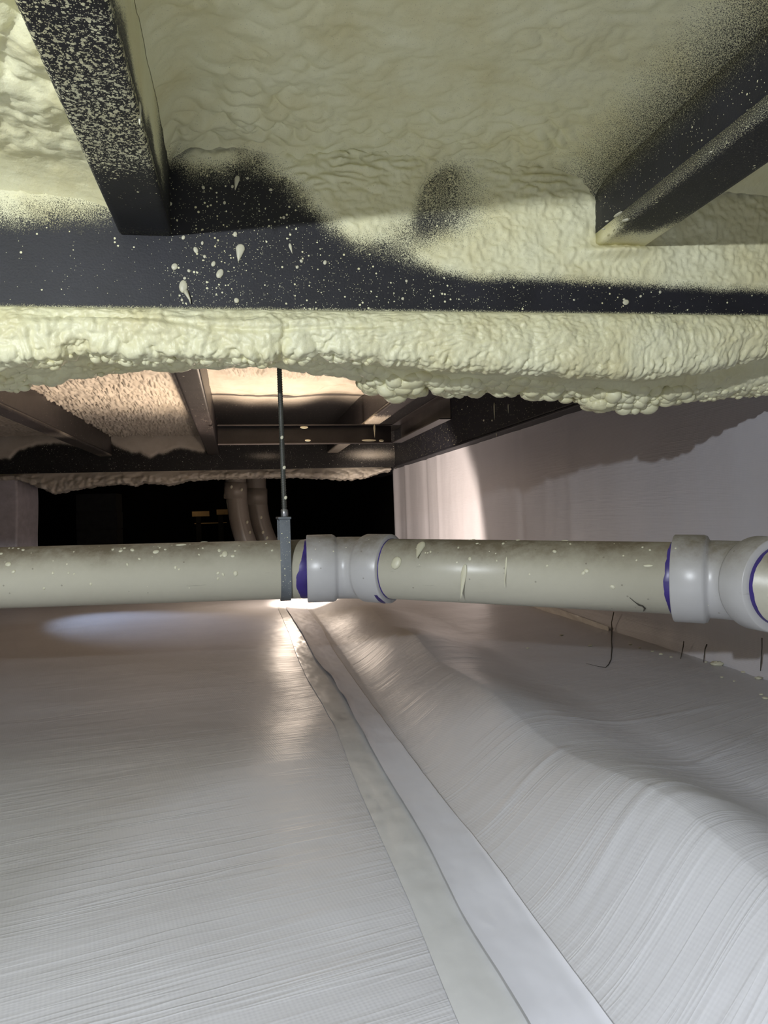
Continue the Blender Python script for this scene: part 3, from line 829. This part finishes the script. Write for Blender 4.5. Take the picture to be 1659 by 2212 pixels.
# hanging cross channel
def channel(name, label, pts, z0, z1, dep):
    """C channel between two XY points; web facing the left-hand normal"""
    (xa, ya), (xb, yb_) = pts; L = math.hypot(xb - xa, yb_ - ya); d = np.array([(xb - xa) / L, (yb_ - ya) / L]); n = np.array([-d[1], d[0]])
    r = empty(name, (xa, ya, z0), label, 'channel')
    def pl(nm, s0, s1, o0, o1, za, zb_):
        Vb = []
        for a_ in (s0, s1):
            for o_ in (o0, o1):
                for z in (za, zb_):
                    q_ = np.array([xa, ya]) + d * a_ + n * o_; Vb.append((q_[0], q_[1], z))
        m_ = mk(nm, Vb, [(0, 1, 3, 2), (4, 6, 7, 5), (0, 4, 5, 1), (2, 3, 7, 6), (0, 2, 6, 4), (1, 5, 7, 3)], STEEL_B, r, False)
        b = m_.modifiers.new('b', 'BEVEL'); b.width = .0015; b.segments = 2
        return m_
    pl('web', 0, L, dep - .005, dep, z0, z1); pl('lower_flange', 0, L, 0, dep, z0, z0 + .005); pl('upper_flange', 0, L, 0, dep, z1 - .005, z1)
    return r
chx = channel('cross_channel', 'pinkish grey steel cross channel hung under the joists', ((-.128, 3.66), (.74, 3.68)), .349, .444, .045)
channel('side_channel', 'short steel channel meeting the right end of the cross channel', ((.735, 3.68), (.735, 2.75)), .349, .444, .05)
for x, y, w_, h_ in [(809, 925, 4, 18), (797, 951, 30, 5), (824, 952, 10, 6), (665, 951, 12, 5), (657, 923, 16, 6)]:
    place_drop(chx, pY(x, y, 3.655), (0, -1, 0), w_ * 3.6 / F, h_ * 3.6 / F, DRIP if h_ > w_ else DROPS[2])

rb = empty('steel_beam', (-.4, YR, ZR), 'black rear steel beam with foam overspray behind the hanging rod', 'beam')
xs = np.linspace(-3.0, 1.12, 420); zs = np.linspace(ZR - .004, ZC + .055, 70); X, Z = np.meshgrid(xs, zs, indexing='ij'); Y = YB2(X)
px2, py2 = proj(np.stack([X, Y, Z], -1).reshape(-1, 3)); px2 = px2.reshape(X.shape); py2 = py2.reshape(X.shape)
ybr = lerp_pts(px2, [(-300, 985), (20, 992), (60, 965), (120, 958), (170, 962), (215, 965), (230, 955), (280, 975), (330, 986), (390, 968), (440, 978), (470, 940), (540, 900), (800, 900), (900, 900)])
ybr = ybr + 9 * fbm(np.stack([px2.ravel() / 28, px2.ravel() * 0, px2.ravel() * 0], 1), 171, 3).reshape(px2.shape)
c2 = sm(-.5, .5, (ybr - py2) / 17)
c2 = np.maximum(c2, .55 * np.exp(-(((px2 - 575) / 45) ** 2 + ((py2 - 985) / 10) ** 2)))
c2 = np.maximum(c2, .75 * np.exp(-(((px2 - 800) / 70) ** 2 + ((py2 - 982) / 14) ** 2)))
mk('web', np.stack([X, Y - .012 * sm(.6, 1, c2), Z], -1), gfaces(*X.shape, flip=True), STEEL_R, rb, attrs={'foam': np.clip(c2, 0, 1), 'dots': X * 0 + .05})
Vb = []
for x, y, z in V: Xq = -3 + 4.12 * x; Vb.append((Xq, YB2(Xq) + .004 + .12 * y, ZR + .01 * z))
mk('flange', Vb, Fc, STEEL_B, rb, False)
# foam strip under the rear beam
xs = np.linspace(-2.0, 1.06, 420); bp2 = proj(np.stack([xs, YB2(xs), xs * 0 + .3], 1))[0]
hb = lerp_pts(bp2, [(-200, 6), (40, 8), (80, 22), (115, 38), (150, 32), (200, 24), (270, 20), (290, 26), (310, 18), (345, 22), (365, 26), (400, 17), (460, 14), (560, 13), (650, 14), (700, 18), (760, 22), (800, 16), (830, 5), (900, 4)]) * 5.5 / F
tt = np.linspace(0, 1, 40)
P = np.stack([np.repeat(xs[:, None], 40, 1), YB2(xs)[:, None] - .02 * np.sin(tt * math.pi) [None] + .14 * sm(.55, 1, tt)[None], ZR + .004 - hb[:, None] * np.sin(np.clip(tt * 1.15, 0, 1) * math.pi * .62)[None]], -1)
n3 = bubbles(P.reshape(-1, 3) * 22, 161).reshape(P.shape[:2]); n4 = fbm(P.reshape(-1, 3) * 30, 162, 3).reshape(P.shape[:2])
P[..., 1] -= (.026 * n3 + .020 * n4) * np.sin(tt * math.pi)[None]; P[..., 2] -= (.020 * n3 + .014 * n4) * sm(.3, .8, tt)[None]
tag(mk('beam_foam_coat', P, gfaces(*P.shape[:2], flip=True), FOAM_R), 'thin ragged strip of tan spray foam under the rear beam', 'spray foam')

# ------------------------------------------------------------------ things below the rear beam
pil = empty('pillar', (-1.75, 5.62, -H), 'white plastic wrapped square pillar under the rear beam', 'pillar')
a0 = pY(-60, 1100, 5.5)[0]; a1 = pY(36, 1100, 5.5)[0]; a2 = pY(83, 1100, 5.75)[0]
Vp = [(a0, 5.5), (a1, 5.5), (a2, 5.75), (a0 + .05, 5.9)]
ring = []
for z in np.linspace(-H - .01, ZR - .002, 14):
    for x, y in Vp: ring.append((x + .006 * math.sin(z * 9), y, z))
pm = mk('wrapping', ring, gfaces(14, 4, wrap=True).tolist() + [[52, 53, 54, 55]], WRAP, pil, False)
bv = pm.modifiers.new('b', 'BEVEL'); bv.width = .012; bv.segments = 3

pr0 = pY(163, 1100, 7.6)[0]; pr1 = pY(252, 1100, 7.6)[0]
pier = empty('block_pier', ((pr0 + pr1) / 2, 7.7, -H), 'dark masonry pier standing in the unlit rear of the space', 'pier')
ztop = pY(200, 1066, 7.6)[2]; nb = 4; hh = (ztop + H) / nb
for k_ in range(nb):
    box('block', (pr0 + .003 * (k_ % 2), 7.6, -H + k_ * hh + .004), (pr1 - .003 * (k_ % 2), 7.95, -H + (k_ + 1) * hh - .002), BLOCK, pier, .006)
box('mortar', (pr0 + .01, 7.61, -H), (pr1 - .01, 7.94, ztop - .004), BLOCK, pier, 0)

def down_pipe(px_top, y0, lab, bend, Yp=5.72):
    top = pY(px_top, 1030, Yp); r = empty('drain_downpipe', (top[0], Yp, -H), lab, 'pipe')
    rad = 22 * Yp / F * .98
    pts = []
    for px_, py_ in bend: p_ = pY(px_, py_, Yp); pts.append(p_)
    pts = np.array(pts)
    # smooth
    tt_ = np.linspace(0, 1, len(pts)); ts = np.linspace(0, 1, 30)
    sp = np.stack([np.interp(ts, tt_, pts[:, k_]) for k_ in range(3)], 1)
    for _ in range(6): sp[1:-1] = (sp[:-2] + 2 * sp[1:-1] + sp[2:]) / 4
    tube('pipe', sp, rad, PVC_D, r, 28)
    c0 = pY(px_top, y0, Yp); c1 = pY(px_top, y0 + 36, Yp)
    tube('coupling', [c0, c0 + (c1 - c0) * .02, c1 - (c1 - c0) * .03, c1], [rad * 1.02, rad * 1.12, rad * 1.12, rad * 1.02], PVC_D, r, 28)
    return r
d1 = down_pipe(509, 1042, 'brown drain pipe with straight coupling below the rear beam', [(509, 1020), (510, 1060), (513, 1090), (517, 1120), (524, 1150), (535, 1180), (548, 1208)])
d2 = down_pipe(553, 1055, 'brown drain pipe with flaking coupling nearer the hanging rod', [(552, 1020), (553, 1060), (556, 1095), (562, 1130), (572, 1160), (587, 1190), (600, 1212)], 6.05)
for d_, l in ((d1, [(500, 1052), (522, 1058), (534, 1128), (540, 1150)]), (d2, [(564, 1118), (577, 1162), (568, 1150)])):
    for x, y in l: place_drop(d_, pY(x, y, 5.58), (0, -1, 0), .018, .024, DROPS[0])
# far lit timber
tb = empty('timber_stack', (-.75, 8.9, -H), 'small warm lit timber pieces far back in the dark', 'timber')
def far_bar(x0, x1, y0, y1, m_, nm):
    a = pY(x0, y1, 8.9); b = pY(x1, y0, 8.9); box(nm, (a[0], 8.9, a[2]), (b[0], 8.96, b[2]), m_, tb, .002)
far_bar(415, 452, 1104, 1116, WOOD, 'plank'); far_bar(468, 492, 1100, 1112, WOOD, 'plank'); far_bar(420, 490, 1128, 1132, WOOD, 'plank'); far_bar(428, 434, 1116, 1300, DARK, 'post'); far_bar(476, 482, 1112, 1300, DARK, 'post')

# ------------------------------------------------------------------ main drain pipe
RP = .0572
A0 = np.array([-1.25, 1.454 + .078 * 1.306, -.098]); E1 = np.array([.2, 1.443, -.107])
dA = E1 - A0; dA /= np.linalg.norm(dA)
an = math.radians(38.5); dB = np.array([math.cos(an), -math.sin(an), -.018]); dB /= np.linalg.norm(dB)
E2 = E1 + dB * .682
an2 = math.radians(38.5 + 45); dC = np.array([math.cos(an2), -math.sin(an2), -.01]); dC /= np.linalg.norm(dC)
pipe = empty('drain_pipe', (.2, 1.45, -.107 - RP), 'long cream plastic drain pipe with two elbows, hung across the space', 'pipe')
AR = .088
run0 = tube('pipe_run', [A0, E1 - dA * .05], RP, PVC, pipe, 72)
run1 = tube('pipe_run', [E1 + dB * .05, E2 - dB * .05], RP, PVC, pipe, 72)
run2 = tube('pipe_run', [E2 + dC * .05, E2 + dC * 1.5], RP, PVC, pipe, 72)


def elbow(E, da, db, arm, hubl, name='elbow', R2=.066, R1=.0605):
    pts = []; rad = []
    s0 = E - da * arm
    for s, r in ((0, RP + .0005), (0.0005, R2 - .0012), (.002, R2), (hubl - .006, R2), (hubl - .001, R2 - .002), (hubl + .002, R1)):
        pts.append(s0 + da * s); rad.append(r)
    rr = arm - hubl - .006; n = 14
    c0 = E - da * rr; c1 = E + db * rr
    for k_ in range(n + 1):
        t_ = k_ / n; pts.append((1 - t_) ** 2 * c0 + 2 * t_ * (1 - t_) * E + t_ ** 2 * c1); rad.append(R1)
    s1 = E + db * arm
    for s, r in ((hubl + .002, R1), (hubl - .001, R2 - .002), (hubl - .006, R2), (.002, R2), (.0005, R2 - .0012), (0, RP + .0005)):
        pts.append(s1 - db * s); rad.append(r)
    return tube(name, pts, rad, PVC_F, pipe, 72, cap=False)
e1 = elbow(E1, dA, dB, AR, .056)
e2 = elbow(E2, dB, dC, AR, .050, R2=.069)


def frame(d):
    s = np.cross(d, [0, 0, 1.]); s /= np.linalg.norm(s); t = np.cross(s, d); return s, t


def primer(E, d, s0, wfun, r, parent, seed, a0=0, a1=2 * math.pi):
    """thin purple smear on a pipe, irregular on one side"""
    s, t = frame(d); n = 90; Vq = []; a = np.linspace(a0, a1, n)
    wd = wfun(a) * (1 + .35 * fbm(np.stack([np.cos(a) * 3, np.sin(a) * 3, a * 0], 1), seed, 3))
    for k_ in range(n):
        for m_ in range(5):
            Vq.append(E + d * (s0 + wd[k_] * m_ / 4) + (r + .0006 * (1 if 0 < m_ < 4 else .4)) * (math.cos(a[k_]) * s + math.sin(a[k_]) * t))
    return mk('primer_stain', Vq, gfaces(n, 5), PRIMER, parent)
# angle measured from s (s points to -Y or so): wide smear towards the viewer
fr = lambda c, wd, lo, hi: (lambda a: lo + (hi - lo) * np.exp(-((np.angle(np.exp(1j * (a - c)))) / wd) ** 2))
sA, tA = frame(dA); front_a = 0 if sA[1] < 0 else math.pi
primer(E1, dA, -AR + .001, lambda a: -fr(front_a - .45, .9, .004, .021)(a), RP, run0, 171)
primer(E1, dB, AR - .0005, fr(front_a - 1.2, .5, .0022, .004), RP, run1, 172)
primer(E2, dB, -AR + .001, lambda a: -fr(front_a, .8, .004, .010)(a), RP, run1, 173)
primer(E2, dC, AR - .0005, fr(front_a, 2.5, .006, .0075), RP, run2, 174)
# smear on the elbow's hub below
primer(E1, dB, AR - .012, fr(front_a - 1.05, .3, .003, .011), .0663, e1, 175, front_a - 1.35, front_a - .75)


def on_pipe(x, y, ax=0):
    """hit of the photo ray with one of the pipe runs"""
    d = ray(x, y); d = d / np.linalg.norm(d); E, a = ((E1, dA), (E1, dB), (E2, dB))[ax]
    m_ = d - a * (d @ a); n_ = -E - a * ((-E) @ a)
    A_ = m_ @ m_; B_ = 2 * m_ @ n_; C_ = n_ @ n_ - RP ** 2; disc = B_ * B_ - 4 * A_ * C_
    if disc < 0: tt_ = -B_ / (2 * A_)
    else: tt_ = (-B_ - math.sqrt(disc)) / (2 * A_)
    p_ = d * tt_; c_ = E + a * ((p_ - E) @ a); n = p_ - c_; n /= np.linalg.norm(n); return c_ + n * RP, n


L0 = [(20, 1184, 5), (28, 1184, 5), (40, 1185, 6), (50, 1188, 8), (2, 1196, 8), (18, 1219, 12), (29, 1235, 8), (114, 1238, 6), (148, 1238, 5), (244, 1187, 7), (261, 1190, 9), (269, 1184, 6), (286, 1188, 10), (337, 1192, 13), (345, 1183, 5), (357, 1187, 6),
      (301, 1207, 6), (275, 1219, 6), (379, 1226, 7), (387, 1230, 5), (471, 1238, 7), (482, 1241, 7), (509, 1239, 11), (486, 1197, 15), (478, 1200, 7), (503, 1201, 9), (508, 1190, 5), (474, 1189, 9), (588, 1189, 6), (575, 1174, 5), (430, 1198, 5), (438, 1184, 5), (471, 1250, 6), (196, 1262, 6), (95, 1271, 6), (160, 1240, 4)]
L1 = [(900, 1185, 5), (930, 1192, 5), (1015, 1207, 8), (1031, 1174, 6), (1087, 1174, 7), (1198, 1191, 8), (1073, 1211, 4), (1182, 1222, 5), (1260, 1238, 8), (1267, 1233, 9), (1323, 1268, 9), (1388, 1182, 5), (1404, 1188, 5), (1375, 1210, 4), (990, 1183, 5), (1232, 1175, 5), (919, 1194, 4), (924, 1194, 4)]
for lst, ax in ((L0, 0), (L1, 1)):
    for x, y, w_ in lst:
        p_, n = on_pipe(x, y, ax); place_drop((run0, run1)[ax], p_, n, w_ * 1.4 / F, w_ * 1.25 / F, rnd.choice(DROPS), rnd.uniform(0, 3))
for x, y, w_, h_, ax, rt in [(909, 1180, 18, 34, 1, .1), (856, 1216, 26, 26, 1, .9), (1002, 1240, 12, 46, 1, -.15), (1093, 1221, 4, 40, 1, 0), (391, 1177, 22, 9, 0, 0), (441, 1170, 15, 5, 0, 0), (1220, 1166, 15, 7, 1, 0), (1119, 1167, 9, 8, 1, 0), (1022, 1166, 9, 7, 1, 0), (1400, 1222, 15, 5, 1, 0)]:
    p_, n = on_pipe(x, y, ax); place_drop((run0, run1)[ax], p_, n, w_ * 1.4 / F, h_ * 1.3 / F, DRIP if h_ > 30 else DROPS[1], rt)
# dark hair stuck on the pipe
hp = [on_pipe(*q_, 1) for q_ in [(1360, 1290), (1372, 1300), (1381, 1306), (1388, 1308), (1393, 1313), (1390, 1319)]]
tube('fibre', [p_ + n * .001 for p_, n in hp], [.0004, .0007, .0016, .0012, .0014, .0005], FIBRE_SHADOW, run1, 6)

# ------------------------------------------------------------------ pipe hanger
hx = pY(615, 1230, 1.45)[0]; hy = float(A0[1] + (hx - A0[0]) * dA[1] / dA[0]); hz = float(A0[2] + (hx - A0[0]) * dA[2] / dA[0])
hg = empty('pipe_hanger', (hx, hy, hz - RP), 'grey steel strap hanger on a threaded rod holding the drain pipe', 'pipe hanger')
rs = RP + .0022; zt_ = -.008; wdt = .0098
path = [(-rs * .98, zt_ - hz)] + [(-rs, (zt_ - hz) * (1 - k_ / 6)) for k_ in range(1, 6)]
path += [(rs * -math.cos(a_), -rs * math.sin(a_)) for a_ in np.linspace(0, math.pi, 40)]
path += [(rs, (zt_ - hz) * k_ / 6) for k_ in range(1, 7)] + [(rs * .98, zt_ - hz), (-rs * .98, zt_ - hz)]
Vs = []
for yy_, zz_ in path:
    for s_ in (-1, 1): Vs.append((hx + s_ * wdt, hy + yy_, hz + zz_))
st = mk('strap', Vs, gfaces(len(path), 2), HANG, hg, attrs={'foam': np.zeros(len(Vs)), 'dots': np.full(len(Vs), .06)})
sd = st.modifiers.new('t', 'SOLIDIFY'); sd.thickness = .003; sd.offset = 0
es = st.modifiers.new('e', 'EDGE_SPLIT'); es.split_angle = math.radians(40)
box('top_plate', (hx - .012, hy - rs - .004, zt_ - .0005), (hx + .012, hy + rs + .004, zt_ + .004), HANG, hg, .001)
rodtop = pY(603.5, 800, hy - rs + .004)
ax0 = np.array([hx, hy - rs + .004, zt_ + .004]); ax1 = np.array([rodtop[0], hy - rs + .004, rodtop[2]]); ax1 = ax0 + (ax1 - ax0) * (ZC - .02 - ax0[2]) / (ax1[2] - ax0[2])
ax0[1] = ax1[1] = hy - rs + .004
npt = 400; tt = np.linspace(0, 1, npt)
tube('threaded_rod', ax0 + (ax1 - ax0) * tt[:, None], .0046 + .0005 * np.sin(tt * 2 * math.pi * 130), ROD, hg, 14)
tube('rod_coupling', [ax0, ax0 + (0, 0, .001), ax0 + (0, 0, .013), ax0 + (0, 0, .0145)], [.0055, .0068, .0068, .005], ZINC, hg, 6)
for x, y in [(609, 945), (617, 1075), (614, 1010)]:
    p_ = pY(x, y, ax0[1] - .006); place_drop(hg, p_, (0, -1, 0), .006, .007, DROPS[0])

# ------------------------------------------------------------------ thread shadows modelled as dark tubes on the wall and the floor, foam crumbs
def wall_pt(x, y): return pX(x, y, XW - .016)
def shadow(pts, wid, label):
    P_ = [wall_pt(x, y) if w_ else on_floor(x, y) + np.array([0, 0, .0012]) for x, y, w_ in pts]
    o = tube('thread_shadow', P_, np.array(wid) * .0006, FIBRE_SHADOW, None, 6)  # cast shadow of a hanging thread, built as a thin dark tube
    return tag(o, label, 'shadow')
shadow([(1326, 1322, 1), (1321, 1345, 1), (1322, 1358, 1), (1321.5, 1366, 0), (1321, 1385, 0), (1322, 1400, 0), (1320, 1425, 0), (1315, 1436, 0), (1308, 1443, 0), (1290, 1440, 0), (1266, 1434, 0)], [3, 2.5, 3.5, 3, 2.2, 3, 2, 2, 1.5, 1, .6], 'long dark strand trailing from the lined wall onto the floor, bent at its end')
shadow([(1646, 1378, 1), (1646, 1400, 1), (1644, 1430, 1), (1642, 1462, 0)], [2, 1.5, 2.5, 1], 'dark strand down the lined wall beside the second elbow')
shadow([(1477, 1385, 1), (1476, 1396, 1), (1473, 1410, 1), (1470, 1424, 0)], [2, 2.4, 1.8, 1], 'short dark strand on lined wall below the second elbow hub')
shadow([(1527, 1392, 1), (1523, 1402, 1), (1521, 1418, 1), (1520, 1432, 0)], [3, 2.5, 2, 1], 'thin brown strand on lined wall above the large foam crumb')

def crumb(x, y, w_, label):
    p_ = on_floor(x, y); r_ = w_ * np.dot(p_, FW) / F / 2
    n_, m_ = 7, 10; rr = random.Random(int(x)); Vq = []
    for i in range(n_ + 1):
        th = math.pi * i / n_
        for j in range(m_):
            ph = 2 * math.pi * j / m_; r = r_ * (1 + rr.uniform(-.3, .3))
            Vq.append((p_[0] + r * math.sin(th) * math.cos(ph) * 1.2, p_[1] + r * math.sin(th) * math.sin(ph), p_[2] + r_ * .35 + .45 * r * math.cos(th)))
    Fd = [(i * m_ + j, (i + 1) * m_ + j, (i + 1) * m_ + (j + 1) % m_, i * m_ + (j + 1) % m_) for i in range(n_) for j in range(m_)]
    return tag(mk('foam_crumb', Vq, Fd, SPLAT), label, 'foam crumb', 'foam crumbs at foot of the wall')
small = 'small cream foam crumb lying at foot of the lined wall'
crumb(1275, 1396, 8, 'small foam crumb beside the upper part of the long bent strand')
crumb(1213, 1373, 7, 'small foam crumb below the crinkled wall foot tape')
for x, y, w_ in [(1560, 1464, 7), (1653, 1510, 12), (1645, 1501, 7), (1639, 1467, 13), (1140, 1401, 6), (1362, 1393, 6), (1382, 1400, 5), (1410, 1408, 6), (1428, 1414, 8), (1450, 1420, 6), (1606, 1453, 8), (1525, 1431, 6), (1586, 1472, 5)]:
    crumb(x, y, w_, small)
crumb(1549, 1437, 22, 'largest flat cream foam crumb below the second elbow, beside the wall')
